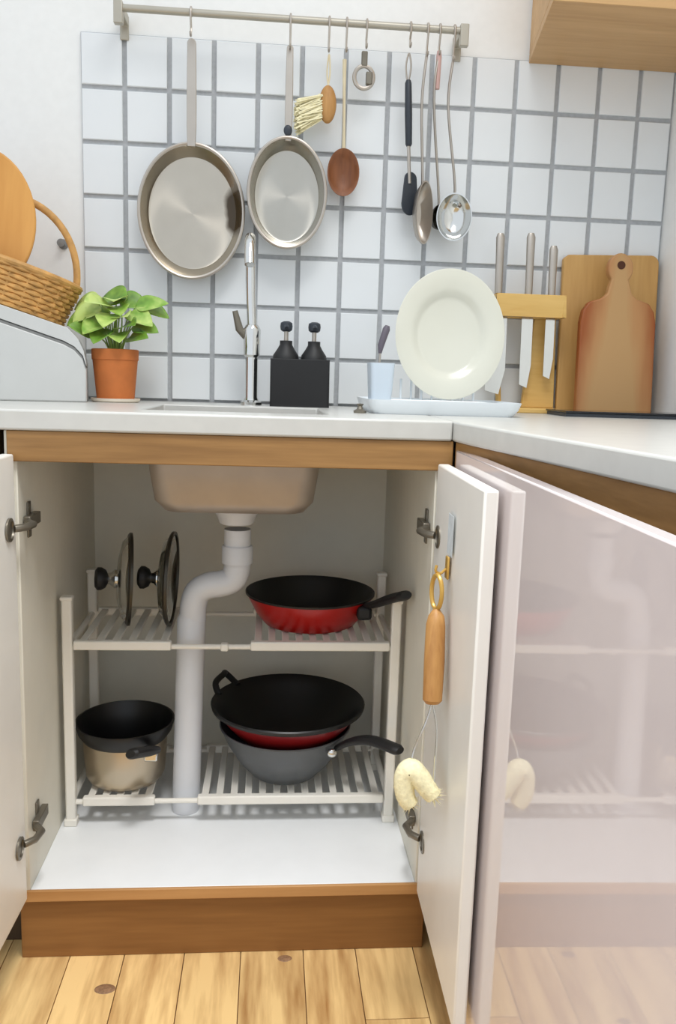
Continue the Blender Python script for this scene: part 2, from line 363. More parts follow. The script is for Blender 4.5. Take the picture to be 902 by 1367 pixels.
# ------------------------------------------------------------------ worktops
SX, SY0, SY1 = .150, .095, .395
def slab_hole():
    b = MB(); xs = [-.95, -SX, SX, .3335]; ys = [-.012, SY0, SY1, .5437]; z0, z1 = ZB, ZC
    for z in (z0, z1):
        for yy in ys:
            for xx in xs: b.v.append((xx, yy, z))
    q = lambda i, j, k: k*16+j*4+i
    for i in range(3):
        for j in range(3):
            if (i, j) == (1, 1): continue
            b.f += [(q(i, j, 0), q(i, j+1, 0), q(i+1, j+1, 0), q(i+1, j, 0)), (q(i, j, 1), q(i+1, j, 1), q(i+1, j+1, 1), q(i, j+1, 1))]
    for i in range(3):
        for j in (0, 3): b.f.append((q(i, j, 0), q(i+1, j, 0), q(i+1, j, 1), q(i, j, 1)))
        for j2 in (0, 3): b.f.append((q(j2, i, 0), q(j2, i+1, 0), q(j2, i+1, 1), q(j2, i, 1)))
    for (i, j, i2, j2) in ((1, 1, 2, 1), (1, 2, 2, 2), (1, 1, 1, 2), (2, 1, 2, 2)): b.f.append((q(i, j, 0), q(i2, j2, 0), q(i2, j2, 1), q(i, j, 1)))
    return b
tag(slab_hole().build('worktop', M_stone, None, .0035, seg=3), 'pale stone worktop over the open sink cabinet', 'worktop')
tag(MB().prism([(.3343, -.012), (.3343, .5437), (.8925, .5437), (.8925, Y1-.01), (fx(Y1, .009), Y1-.01), (fx(-.06, .009), -.06), (.3343, -.03)], ZB, ZC).build('worktop', M_stone, None, .0035, seg=3),
    'pale stone worktop running along over the glossy base cabinet', 'worktop')

# ------------------------------------------------------------------ sink basin + drain
def rrect(hx, hy, r, z, cx=0, cy=0, n=5):
    out = []
    for (sx, sy, a0) in ((1, 1, 0), (-1, 1, 90), (-1, -1, 180), (1, -1, 270)):
        for i in range(n+1):
            a = math.radians(a0+90*i/n); out.append((cx+sx*(hx-r)+r*math.cos(a), cy+sy*(hy-r)+r*math.sin(a), z))
    return out
def loft(rings, capa=False, capb=False):
    b = MB(); n = len(rings[0])
    for r in rings: b.v += r
    for j in range(len(rings)-1):
        for i in range(n): i2 = (i+1) % n; b.f.append((j*n+i, j*n+i2, (j+1)*n+i2, (j+1)*n+i))
    if capa: b.f.append(tuple(range(n))[::-1])
    if capb: b.f.append(tuple(range((len(rings)-1)*n, len(rings)*n)))
    return b
scy = (SY0+SY1)/2
sink = thing('sink_basin', 'beige grey steel sink basin hanging under the worktop', 'sink', (0, scy, ZC))
rings = [rrect(.158, .156, .03, -.0310), rrect(.147, .145, .03, -.0310), rrect(.1455, .1435, .03, -.036), rrect(.139, .137, .03, -.10), rrect(.132, .131, .035, -.15), rrect(.118, .118, .04, -.168), rrect(.06, .06, .04, -.171),
         rrect(.06, .06, .04, -.173), rrect(.119, .119, .04, -.170), rrect(.1335, .1325, .035, -.151), rrect(.1405, .1385, .03, -.10), rrect(.1465, .1445, .03, -.038), rrect(.148, .146, .03, -.0325), rrect(.158, .156, .03, -.0325)]
b = loft(rings); n = len(rings[0]); k = len(rings)
b.f += [((k-1)*n+i, (k-1)*n+(i+1) % n, (i+1) % n, i) for i in range(n)]
b.f += [tuple(range(6*n, 7*n)), tuple(range(7*n, 8*n))[::-1]]
b.build('basin', M_sink, sink, ang=50)
MB().lathe([(.03, -.1705), (.03, -.1685), (.02, -.168), (1e-5, -.1695)], 24).build('drain_grate', M_chrome, sink)
pipe = thing('drain_pipe', 'greyish white plastic waste pipe with a bend below the sink basin', 'pipe', (0, .25, ZF))
zp = ZC-.1735-ZF
MB().lathe([(.042, zp), (.042, zp-.012), (.036, zp-.02), (.031, zp-.034), (.027, zp-.036), (.0265, zp-.03)], 32, Matrix.Translation((.0, 0, 0))).build('flange', M_pvc, pipe)
MB().lathe([(.0285, .487), (.0285, .517), (.0265, .52), (.024, .52)], 32, Matrix.Translation((.002, 0, 0))).build('coupling_nut', M_pvc, pipe)
pts = [(.002, 0, .55), (.002, 0, .50), (.0015, 0, .475), (-.006, 0, .456), (-.026, 0, .447), (-.05, 0, .443), (-.069, 0, .431), (-.0775, 0, .408), (-.079, 0, .375)]
MB().tube(spline(pts, 6), .0245, 24, up=(0, 1, 0)).build('trap_bend', M_pvc, pipe)
MB().tube([(-.079, 0, .385), (-.081, 0, .38), (-.091, 0, 0.0005)], [.0245, .0262, .0262], 24, up=(0, 1, 0)).build('down_pipe', M_pvc, pipe)

# ------------------------------------------------------------------ under-sink rack
rack = thing('storage_rack', 'white two-tier metal rack standing inside the open cabinet', 'rack', (0, .3, ZF))
RX = .294; yf, yr = -.1, .11
for lx, ly in ((-RX, yf), (RX, yf), (-RX, yr), (RX, yr)):
    l = box('leg', (lx-.009, lx+.009, ly-.009, ly+.009, .004, .43), M_rack, rack, .003)
    MB().box(lx-.0115, lx+.0115, ly-.0115, ly+.0115, 0, .014).build('foot', M_rack, l, .002)
    MB().box(lx-.0105, lx+.0105, ly-.0105, ly+.0105, .427, .434).build('end_cap', M_rack, l, .002)
SZU, SZL = .350, .052            # shelf heights above the cabinet bottom
for z in (SZU, SZL):
    for ly in (yf, yr):
        MB().tube([(-RX, ly, z-.008), (RX, ly, z-.008)], .0048, 10).build('cross_rod', M_rack, rack)
    for lx in (-RX, RX):
        MB().tube([(lx, yf, z-.008), (lx, yr, z-.008)], .006, 10).build('side_rod', M_rack, rack)
    box('rod_joint', (-.024, -.010, yf-.008, yf+.008, z-.015, z-.001), M_rack, rack, .003)
def panel(x0, x1, z):
    p = MB(); p.box(x0, x1, yf-.010, yf+.004, z-.013, z+.004); 
    o = p.build('shelf_panel', M_rack, rack, .0025)
    MB().box(x0, x1, yr-.004, yr+.010, z-.013, z+.004).build('rear_lip', M_rack, o, .0025)
    n = max(2, round((x1-x0)/.0265))
    for i in range(n):
        xc = x0+(i+.5)*(x1-x0)/n
        MB().box(xc-.0065, xc+.0065, yf+.002, yr-.002, z-.004, z+.002).build('slat', M_rack, o, .0015)
panel(-.283, -.112, SZU); panel(.03, .283, SZU); panel(-.272, -.142, SZL); panel(-.064, .283, SZL)
ZU = ZF+SZU+.002; ZL = ZF+SZL+.002

# ------------------------------------------------------------------ pot lids standing on edge
def lid(x, label, tilt, rz, rad):
    t = thing('pot_lid', label, 'lid', (x, .3, ZU), (0, tilt, rz), 'pot lids standing on the rack')
    mx = Matrix.Translation((0, 0, rad+.001)) @ Matrix.Rotation(-PI/2, 4, 'Y')      # local z -> -x
    MB().lathe([(rad-.004, .0), (rad, -.003), (rad, -.008), (rad-.006, -.008), (rad-.007, .001)], 48, mx).build('rim', M_lidrim, t)
    g = [(rad-.005, -.002), (rad*.8, .010), (rad*.45, .0165), (.012, .019), (.012, .016), (rad*.45, .0135), (rad*.8, .007), (rad-.005, -.005)]
    MB().lathe(g, 48, mx).build('glass', M_lidglass, t)
    MB().lathe([(.017, .018), (.018, .022), (.012, .028), (.010, .034), (1e-5, .034)], 24, mx).build('knob_flange', M_chrome, t)
    MB().lathe([(.009, .034), (.017, .038), (.0215, .046), (.0215, .053), (.015, .058), (1e-5, .059)], 28, mx).build('knob', M_black, t)
lid(-.212, 'glass pot lid with black knob standing beside the cabinet side panel', .05, .20, .088)
lid(-.131, 'glass pot lid with black knob standing beside the white waste pipe', .03, -.02, .090)

# ------------------------------------------------------------------ pans on the rack
def pan_handle(t, pts, w, material, name='handle', hole=True):
    pts = spline(pts, 6); k = len(pts)
    rs = [w*(.72+.4*min(1, i/(k*.55))) if i < k-1 else w*.8 for i in range(k)]
    return MB().tube(pts, rs, 14, flat=.62, up=(0, 0, 1)).build(name, material, t)
t = thing('frying_pan', 'red frying pan with black interior on the upper rack shelf', 'pan', (.142, .325, ZU))
MB().lathe([(1e-5, 0), (.078, 0), (.09, .004), (.106, .024), (.118, .048), (.1245, .060), (.1262, .0605), (.1262, .0625), (.1235, .0625), (.116, .051), (.1, .020), (.085, .005), (1e-5, .005)][:8], 56).build('body', M_red, t)
MB().lathe([(.1262, .0606), (.1264, .064), (.124, .064), (.116, .052), (.1005, .021), (.086, .006), (1e-5, .006)], 56).build('nonstick_lining', M_coat, t)
pan_handle(t, [(.098, -.070, .052), (.118, -.100, .066), (.138, -.145, .088), (.154, -.210, .112)], .0125, M_black)
MB().box(.084, .112, -.092, -.064, .03, .056).build('handle_mount', M_black, t, .006)

t = thing('wok', 'grey enamel wok with long black handle on the lower rack shelf', 'pan', (.098, .295, ZL))
MB().lathe([(1e-5, 0), (.052, 0), (.066, .004), (.09, .030), (.112, .066), (.126, .098), (.1285, .1), (.1285, .103), (.126, .103), (.1225, .098), (.108, .068), (.087, .034), (.06, .007), (1e-5, .006)], 56).build('bowl', M_grey, t)
MB().ball((.086, -.095, .082), .010, .006, .009, 16, 8).build('rivet', M_chrome, t)
pan_handle(t, [(.096, -.082, .086), (.124, -.105, .110), (.158, -.135, .124), (.199, -.185, .128)], .0125, M_black)

t = thing('deep_pan', 'black pan with dark red outside nested in the grey wok', 'pan', (.103, .300, ZL+.049))
MB().lathe([(1e-5, 0), (.05, 0), (.074, .012), (.1, .036), (.122, .06), (.140, .086), (.145, .092)], 56).build('body', M_darkred, t)
MB().lathe([(.1435, .0785+.006), (.1495, .088), (.151, .094), (.1485, .0965), (.145, .094), (.134, .078), (.118, .058), (.096, .036), (.07, .014), (.048, .004), (1e-5, .004)], 56).build('nonstick_lining', M_coat, t)
hp = spline([(-.102, .098, .09), (-.128, .122, .106), (-.132, .096, .114), (-.146, .062, .108), (-.138, .045, .09)], 6)
MB().tube(hp, .0065, 12).build('loop_handle', M_black, t)

t = thing('saucepan', 'steel saucepan with black rim and handle on the lower rack shelf', 'pan', (-.208, .275, ZL))
MB().lathe([(1e-5, 0), (.058, 0), (.068, .005), (.074, .016), (.0775, .055), (.0785, .088)], 56).build('body', M_body, t)
MB().lathe([(.0783, .086), (.088, .100), (.0925, .116), (.0925, .119), (.0895, .119), (.083, .102), (.0755, .086), (.072, .02), (.06, .006), (1e-5, .005)], 56).build('dark_rim', M_coat, t)
MB().box(.045, .070, -.074, -.055, .066, .090).build('handle_mount', M_chrome, t, .003)
pan_handle(t, [(.060, -.066, .082), (.066, -.085, .094), (.056, -.115, .106), (.034, -.150, .118)], .0135, M_black)

# ------------------------------------------------------------------ brush on the open door
hk = thing('door_hook', 'small brass hook on the inside of the open cabinet door', 'hook', (.3085, -.145, .698))
MB().box(-.004, -.0005, -.008, .008, -.016, .016).build('plate', M_brass, hk, .002)
MB().tube(spline([(-.004, 0, -.002), (-.012, -.002, -.008), (-.019, -.004, -.004), (-.018, -.004, .004)], 5), .002, 8).build('prong', M_brass, hk)
br = thing('dish_brush', 'wooden-handled wire brush with cream bristles hanging on the open door', 'brush', (.2915, -.150, .687))
MB().tube([(.010*math.sin(a)*.45, -.013*math.sin(a)-.003, -.022+.024*math.cos(a)) for a in [2*PI*i/24 for i in range(24)]], .0032, 8, closed=True).build('hanging_ring', M_brass, br)
MB().tube([(0, -.006, -.046), (.0, -.009, -.054), (-.001, -.012, -.066), (-.002, -.020, -.115), (-.004, -.030, -.168), (-.004, -.031, -.173)], [.005, .011, .0135, .0145, .0135, .009], 18).build('handle', M_brushw, br)
wires = MB(); wires.tube(spline([(-.004, -.030, -.170), (-.012, -.036, -.195), (-.028, -.040, -.235), (-.033, -.044, -.262)], 6), .0016, 6)
wires.tube(spline([(-.004, -.030, -.170), (.002, -.040, -.205), (.000, -.050, -.25), (-.002, -.058, -.285)], 6), .0016, 6)
wires.build('wire', M_chrome, br)
hp = spline([(-.001, -.058, -.296), (-.010, -.055, -.285), (-.022, -.050, -.270), (-.033, -.046, -.262), (-.040, -.045, -.275), (-.039, -.048, -.298), (-.031, -.05, -.312)], 6)
core = MB().tube(hp, [.0115+.004*math.sin(PI*i/(len(hp)-1)) for i in range(len(hp))], 12).build('bristle_core', M_cream, br)
bb = MB()
for i in range(900):
    q = random.choice(hp); d = Vector((random.gauss(0, 1), random.gauss(0, 1), random.gauss(0, 1))).normalized()
    a = Vector(q)+d*.006; e = Vector(q)+d*random.uniform(.0145, .0195); s = d.orthogonal().normalized()*.0006; u = d.cross(s)
    o = len(bb.v); bb.v += [tuple(a+s), tuple(a-s*.5+u*.8), tuple(a-s*.5-u*.8), tuple(e)]; bb.f += [(o, o+1, o+3), (o+1, o+2, o+3), (o+2, o, o+3)]
tag(bb.build('bristles', M_cream, br, smooth=False), kind='stuff')

# ------------------------------------------------------------------ wall rail and hanging tools
RY, RZ = .48, 1.634
rail = thing('utensil_rail', 'warm grey metal rail with end brackets fixed above the tiles', 'rail', (.09, RY, RZ))
MB().tube([(-.333, 0, 0), (.333, 0, 0)], .0068, 14).build('bar', M_rail, rail)
for s in (-1, 1):
    YZ = Matrix(((0, 0, 1, 0), (1, 0, 0, 0), (0, 1, 0, 0), (0, 0, 0, 1)))
    prof = [(-.0095, .0105), (.066, .0105), (.066, -.034), (.060, -.034), (.060, -.0085), (.004, -.0085), (.004, -.030), (-.0095, -.030)]
    MB().prism(prof, s*.333-.0085, s*.333+.0085, YZ).build('bracket', M_rail, rail, .0015)
def hook(x, zend, where):
    pts = [(0, .009, -.004)]+[(0, .0088*math.cos(a), .0+.0088*math.sin(a)) for a in [PI*i/10 for i in range(11)]]
    pts += [(0, -.0088, -.012), (0, -.004, zend*.5), (0, .0, zend+.012), (0, -.002, zend+.003)]+[(0, -.008+.006*math.cos(a), zend+.002-.006*math.sin(a)) for a in [PI*.2*i for i in range(1, 6)]]
    o = MB().tube(pts, .0021, 8).build('s_hook', M_steel, None); o.location = (x, RY, RZ)
    return tag(o, 'thin steel S-hook on the rail holding the '+where, 'hook', 'hooks on the utensil rail')
# big pan (spun base towards the room)
def wall_pan(name, label, cx, cz, y, rx, rz, depth, zt, material, hub):
    t = thing(name, label, 'pan', (cx, y, cz))
    sy = rz/rx
    d = MB().lathe([(1e-5, .004), (rx*.60, .004), (rx*.80, .0045), (rx*.845, .006), (rx*.93, depth*.7), (rx*.97, depth), (rx, depth), (rx, depth-.003), (rx*.985, depth-.0035), (rx*.95, depth*.62), (rx*.87, .001), (rx*.8, 0), (1e-5, 0)], 72, sy=sy)
    o = d.build('dish', material, t, ang=28); o.rotation_euler = (PI/2, 0, 0)         # local z -> -y (opening to the room)
    rim = MB().tube([(rx*math.cos(a), rz*math.sin(a), depth-.0015) for a in [2*PI*i/72 for i in range(72)]], .0036, 8, closed=True).build('rolled_rim', M_steel, t); rim.rotation_euler = (PI/2, 0, 0)
    return t
t = wall_pan('frying_pan', 'large steel frying pan with a painted dark reflection hanging on the wall', -.107, 1.273, .525, .1035, .1285, .030, 1.60, M_pan1, 0)
hb = MB(); hb.prism([(-.008, .122), (.008, .122), (.0095, .16), (.0095, .215), (.0085, .31)]+arc(0, .312, .0085, 0, 180, 8)+[(-.0085, .31), (-.0095, .215), (-.0095, .16)], -.003, .003, Matrix.Translation((0, -.030, 0)) @ XZ)
hb.build('handle', M_steel, t, .0012)
hook(-.107, -.040, 'large frying pan')
t = wall_pan('saucepan', 'smaller steel pan with a dark-riveted handle hanging on the wall', .083, 1.314, .520, .0765, .1045, .042, 1.59, M_pan2, 0)
hb = MB(); hb.prism([(-.006, .098), (.006, .098), (.0075, .14), (.0075, .2), (.0065, .265)]+arc(0, .268, .0065, 0, 180, 8)+[(-.0065, .265), (-.0075, .2), (-.0075, .14)], -.003, .003, Matrix.Translation((0, -.038, 0)) @ XZ)
hb.build('handle', M_steel, t, .0012)
MB().ball((-.001, -.042, .117), .0085, .004, .0105, 16, 8).build('rivet', M_nylon, t)
hook(.083, -.050, 'smaller riveted pan')
# scrub brush
t = thing('scrub_brush', 'small wooden scrub brush with cream bristles hanging below the rail', 'brush', (.150, .50, 1.49))
wd = MB().ball((0.010, 0, 0), .0175, .012, .036, 20, 12); wd.build('head', M_brushw, t)
q = MB()
for i in range(420):
    a = Vector((random.uniform(-.006, .0), random.uniform(-.009, .009), random.uniform(-.030, .018))); e = a+Vector((-.046+random.uniform(-.006, .006), random.uniform(-.016, .010), -.022+random.uniform(-.012, .012)))
    d = (e-a).normalized(); s = d.orthogonal().normalized()*.0016; u = d.cross(s); o = len(q.v)
    q.v += [tuple(a+s), tuple(a-s*.5+u*.8), tuple(a-s*.5-u*.8), tuple(e+s), tuple(e-s*.5+u*.8), tuple(e-s*.5-u*.8)]; q.f += [(o, o+1, o+4, o+3), (o+1, o+2, o+5, o+4), (o+2, o, o+3, o+5), (o+3, o+4, o+5)]
tag(q.build('bristles', M_cream, t, smooth=False), kind='stuff')
MB().tube(spline([(.010, 0, .034), (.013, -.002, .06), (.010, -.004, .092), (.007, -.002, .06), (.010, 0, .034)], 5), .0016, 6).build('cord', M_spoonh, t)
hook(.158, -.052, 'scrub brush')
# wooden spoon
t = thing('wooden_spoon', 'wooden spoon with pale handle and dark brown bowl hanging below the rail', 'spoon', (.196, .515, 1.365))
MB().tube([(0, 0, .043), (-.001, -.002, .09), (-.003, -.004, .16), (-.004, -.005, .213)], [.0055, .0042, .0045, .006], 12, flat=.7).build('handle', M_spoonh, t)
MB().lathe([(1e-5, -.006), (.018, -.003), (.028, .004), (.0325, .012), (.0325, .014), (.030, .0135), (.024, .007), (.014, .002), (1e-5, 0)], 40, Matrix.Translation((0, .004, 0)) @ XZ, sy=1.42).build('bowl', M_spoonb, t)
hook(.192, -.05, 'wooden spoon')
# spring clip
t = thing('metal_clip', 'small grey metal clip hanging between wooden spoon and dark turner', 'clip', (.231, .505, 1.55))
q = MB(); q.tube([(.019*math.cos(a), 0, -.004+.021*math.sin(a)) for a in [2*PI*i/28 for i in range(28)]], .0042, 8, closed=True)
q.build('ring', M_steel, t)
q = MB(); q.box(-.006, .006, -.005, .005, .016, .044); q.box(.004, .0165, -.006, .006, -.018, .006); q.build('jaw', M_hinge, t, .002)
hook(.231, -.041, 'metal clip')
# turner
t = thing('turner', 'kitchen turner with charcoal grip and charcoal blade hanging on the rail', 'utensil', (.326, .50, 1.42))
MB().tube(spline([(-.008, 0, .120), (-.012, 0, .150), (-.007, 0, .174), (-.002, 0, .150), (-.006, 0, .120)], 6), .0018, 8).build('loop', M_steel, t)
MB().tube([(-.006, 0, .124), (-.006, 0, .118), (-.003, 0, .06), (0, 0, .004), (0, 0, 0)], [.006, .0085, .0095, .0085, .006], 16, flat=.8).build('grip', M_nylon, t)
MB().tube([(0, 0, .002), (.003, .002, -.04), (.006, .006, -.07)], .0035, 10).build('shaft', M_steel, t)
q = MB(); q.prism(arc(0, -.055, .014, 0, 180, 10, .013)+arc(0, -.105, .0185, 180, 360, 12, .022), -.002, .002, Matrix.Translation((.008, .008, -.005)) @ XZ @ Matrix.Rotation(.35, 4, 'Y'))
q.build('blade', M_nylon, t, .001)
hook(.317, -.034, 'charcoal-gripped turner')
# skimmer / ladles
def ladle(name, label, x, yy, z, top, rx, rz, tilt, bowl, grip=None):
    t = thing(name, label, 'utensil', (x, yy, z)); ty = .476-yy
    MB().tube(spline([(0, .006, rz*.9), (-.003, .0, rz+.03), (-.006+top[0], ty, top[1]-.09), (top[0], ty, top[1])], 6), .0034, 10, flat=.8).build('shaft', M_steel, t)
    if grip: MB().tube([(top[0]-.001, ty, top[1]-.07), (top[0], ty, top[1]-.01), (top[0], ty, top[1])], [.005, .0055, .004], 12).build('grip', grip, t)
    MB().lathe([(1e-5, -.020), (rx*.5, -.017), (rx*.85, -.006), (rx, .008), (rx, .0105), (rx*.95, .0105), (rx*.8, -.002), (rx*.45, -.0135), (1e-5, -.016)], 40,
               Matrix.Rotation(tilt, 4, 'Z') @ XZ, sy=rz/rx).build('bowl', bowl, t)
    hook(x+top[0], top[1]+z-RZ-.004, label.split(' hanging')[0]); return t
ladle('skimmer', 'oval grey steel skimmer hanging beside the turner', .357, .490, 1.290, (-.006, .30), .021, .062, .5, M_steel)
ladle('serving_spoon', 'small steel serving spoon with dusty pink grip hanging among ladles', .398, .520, 1.288, (-.023, .305), .020, .026, .3, M_lidrim, M_pink)
ladle('ladle', 'round bright steel ladle hanging at the end of the rail', .424, .490, 1.284, (-.020, .30), .036, .047, -.15, M_chrome)

# ------------------------------------------------------------------ wall cabinet
t = thing('wall_cabinet', 'oak wall cabinet above the tiles beside the plain side wall', 'cabinet', (.7, .4, 1.606))
def PW(name, poly, z0, z1, m, bev=.0015): return MB().prism([(a-.7, b-.4) for a, b in poly], z0, z1).build(name, m, t, bev)
PW('carcass', [(.575, .5435), (.533, .282), (.892, .282), (.892, .5435)], .016, .66, M_upper)
PW('bottom_panel', [(.575, .5435), (.530, .262), (.892, .262), (.892, .5435)], 0, .016, M_upper, .001)
PW('door', [(.531, .280), (.528, .262), (.892, .262), (.892, .280)], .018, .66, M_upper)

# ------------------------------------------------------------------ things on the worktop
# faucet
t = thing('faucet', 'chrome gooseneck kitchen faucet behind the sink', 'faucet', (.018, .452, ZC))
MB().lathe([(.022, 0), (.022, .006), (.015, .010), (.0125, .016), (.0125, .095), (.0165, .10), (.0175, .15), (.013, .158), (.011, .16)], 32).build('base', M_chrome, t)
MB().tube(spline([(0, 0, .155), (-.003, 0, .22), (-.004, -.008, .285), (-.004, -.040, .318), (-.004, -.085, .305), (-.003, -.105, .262)], 8), .0100, 16, up=(1, 0, 0)).build('spout', M_chrome, t)
MB().tube([(-.012, -.002, .135), (-.025, -.004, .150), (-.034, -.008, .185)], [.007, .008, .0055], 12).build('lever', M_hinge, t)
# soap bottles in a caddy
t = thing('soap_caddy', 'black rectangular caddy holding two black pump bottles', 'caddy', (.1145, .44, ZC))
MB().box(-.057, .057, -.030, .030, 0, .004).build('base', M_black, t, .001)
q = MB(); q.box(-.0585, .0585, -.032, -.029, 0, .094); q.box(-.0585, .0585, .029, .032, 0, .094); q.box(-.0585, -.0555, -.032, .032, 0, .094); q.box(.0555, .0585, -.032, .032, 0, .094); q.build('wall', M_black, t, .0008)
for sx, wh in ((-.028, 'beside the faucet'), (.028, 'beside the dish drainer')):
    s = thing('soap_dispenser', 'black pump soap bottle in the black caddy, '+wh, 'bottle', (.1145+sx, .44, ZC+.004), (0, 0, 0), 'pump bottles in the caddy')
    MB().lathe([(1e-5, 0), (.025, 0), (.0265, .003), (.0265, .088), (.025, .098), (.017, .110), (.0125, .118), (.0125, .126), (1e-5, .126)], 32).build('bottle', M_black, s)
    MB().lathe([(.0045, .124), (.0045, .148), (1e-5, .148)], 16).build('stem', M_steel, s)
    p = MB(); p.lathe([(.0075, .144), (.0115, .147), (.0125, .154), (.0115, .161), (.006, .164), (1e-5, .164)], 24); p.tube([(0, -.004, .155), (0, -.026, .153), (0, -.030, .149)], .0042, 10); p.build('pump_head', M_nylon, s)
# potted pothos
t = thing('potted_plant', 'variegated green pothos in a terracotta pot with saucer', 'plant', (-.243, .405, ZC))
MB().lathe([(1e-5, 0), (.042, 0), (.046, .003), (.047, .0075), (.044, .0075), (.041, .004), (1e-5, .004)], 36).build('saucer', mat('pale_saucer', (226, 214, 196), .6), t)
MB().lathe([(1e-5, .0045), (.0345, .0045), (.036, .010), (.0425, .080), (.044, .081), (.0445, .100), (.0425, .101), (.040, .098), (.038, .080), (1e-5, .080)], 36).build('pot', M_terra, t)
MB().lathe([(.0385, .088), (.02, .091), (1e-5, .092)], 24).build('soil', M_soil, t)
def leaf_mesh(L, Wd, bend):
    b = MB(); n = 9
    for i in range(n+1):
        u = i/n; wv = Wd*(math.sin(PI*min(1, u**.8))**.62)*(1-.38*u)+.0004; xx = L*u; z = bend*u*u*L
        b.v += [(xx, -wv, z+.18*wv), (xx, -wv*.5, z+.02*wv), (xx, 0, z-.10*wv), (xx, wv*.5, z+.02*wv), (xx, wv, z+.18*wv)]
    for i in range(n):
        o = i*5
        for j in range(4): b.f.append((o+j, o+5+j, o+6+j, o+1+j))
    return b
LEAVES = [  # blade centre x, y, z from the pot base; facing tilt; size
    (-.050, -.018, .172, .060, .028), (-.022, -.030, .192, .062, .030), (-.030, -.040, .148, .062, .030), (.026, -.040, .150, .062, .030), (.050, -.022, .165, .058, .027),
    (.066, -.004, .192, .062, .022), (.010, -.022, .180, .056, .026), (.034, .012, .196, .056, .026), (-.008, .022, .204, .060, .030), (-.056, .016, .190, .056, .026),
    (.044, -.030, .128, .050, .024), (-.006, -.044, .160, .054, .028), (-.052, -.030, .138, .048, .024), (.014, -.048, .128, .046, .023), (.078, .010, .180, .050, .020),
    (-.038, .004, .178, .058, .028), (.018, -.036, .166, .056, .027), (-.020, -.046, .130, .050, .026), (.058, -.016, .146, .052, .025), (-.064, -.008, .160, .052, .024), (.002, -.01, .20, .058, .028)]
for i, (lx, ly, lz, L, Wd) in enumerate(LEAVES):
    c = Vector((lx, ly, lz)); out = Vector((lx, ly-.02, 0)).normalized()
    d = (out*(.75+.3*random.random())+Vector((0, 0, -.35+.75*random.random()))).normalized()      # blade runs outwards, drooping or rising
    nrm = (Vector((lx*4, -.75, .55))).normalized(); nrm = (nrm-d*nrm.dot(d)).normalized()          # upper side turned to the light
    start = c-d*L*.5
    MB().tube(spline([(lx*.12, ly*.12, .088), (lx*.35, ly*.35+.004, (start.z+.10)/2), tuple(start)], 5), .0014, 6).build('stalk', mat('leaf_stalk', (150, 176, 84), .5), t)
    o = leaf_mesh(L, Wd, -.30).build('leaf', M_leaf, t, ang=80)
    o.location = start; o.rotation_euler = Matrix((d, nrm.cross(d), nrm)).transposed().to_euler()
    sd = o.modifiers.new('s', 'SUBSURF'); sd.levels = sd.render_levels = 1
    so = o.modifiers.new('t', 'SOLIDIFY'); so.thickness = .0006
# bread bin, basket, tray
BINP = Vector((-.283, .335, ZC)); BRZ = .19; BINL = -.60
t = thing('bread_bin', 'pale grey bin with a sloping lid at the end of the worktop', 'bin', BINP, (0, 0, BRZ))
top = [(0, .072), (-.004, .094), (-.014, .116), (-.032, .135), (-.154, .173), (-.434, .260)]
low = [(0, .061), (-.006, .081), (-.020, .096), (-.039, .106), (-.154, .143), (-.434, .231)]
MB().prism([(0, 0)]+low+[(-.434, 0)], -.165, 0, XZ).build('body', M_bin, t, .003)
MB().prism([(a-.001, b_-.001) for a, b_ in low]+[(a-.001, b_+.004) for a, b_ in low[::-1]], -.1645, -.0005, XZ).build('seam_shade', M_midgrey, t, 0)  # grey strip added for the shaded gap between body and lid
MB().prism([(a, b_+.005) for a, b_ in low]+top[::-1], -.167, .002, XZ).build('lid', M_bin, t, .003)
SL = math.atan2(.260-.173, .434-.154)                     # lid slope
def onbin(x, y, h=0): return BINP+Matrix.Rotation(BRZ, 3, 'Z') @ Vector((x, y, .173+(-.154-x)*math.tan(SL)+h))
bk = thing('wicker_basket', 'woven rattan basket with a hoop handle on the grey bin', 'basket', onbin(-.160, .085, .0008), (0, SL, BRZ))
BR = .126
for j in range(9):
    z = .004+j*.0085; rr = BR*(.93+.012*j)
    pts = []
    for i in range(96):
        a = 2*PI*i/96; q = rr+.0025*math.cos(a*24+(j % 2)*PI); pts.append((q*math.cos(a), q*.70*math.sin(a), z))
    MB().tube(pts, .0048, 6, closed=True).build('strand', M_rattan, bk)
for i in range(24):
    a = 2*PI*(i+.5)/24
    MB().tube([(BR*.93*math.cos(a), BR*.93*.7*math.sin(a), .002), (BR*1.03*math.cos(a), BR*1.03*.7*math.sin(a), .074)], .0028, 6).build('stake', M_rattan, bk)
MB().lathe([(1e-5, 0), (BR*.92, 0), (BR*.92, .004), (1e-5, .004)], 40, sy=.7).build('base', M_rattan, bk)
MB().tube([(BR*1.045*math.cos(a), BR*1.045*.7*math.sin(a), .0775) for a in [2*PI*i/48 for i in range(48)]], .0058, 8, closed=True).build('rim', M_rattan, bk)
hp = [(.0+.127*math.cos(a), .0, .050+.150*math.sin(a)) for a in [PI*i/30 for i in range(31)]]
MB().tube(hp, .0068, 10, flat=.8, up=(0, 1, 0)).build('hoop_handle', M_rattan, bk)
o = MB().prism(arc(0, .128, .098, 0, 360, 47, .128)[:-1], -.007, .007, XZ).build('serving_board', M_orangew, None, .003)
o.location = onbin(-.196, .055, .0075); o.rotation_euler = (.0, .10, BRZ)
tag(o, 'oval honey-coloured wooden board standing in the rattan basket', 'board')
o = MB().lathe([(.010, 0), (.010, .004), (.005, .006), (.005, .018), (.008, .022), (1e-5, .023)], 20, XZ).build('wall_peg', M_midgrey, None); o.location = (-.372, WY+.0035, 1.207)
tag(o, 'tiny grey peg on the plain white wall above the basket', 'peg')
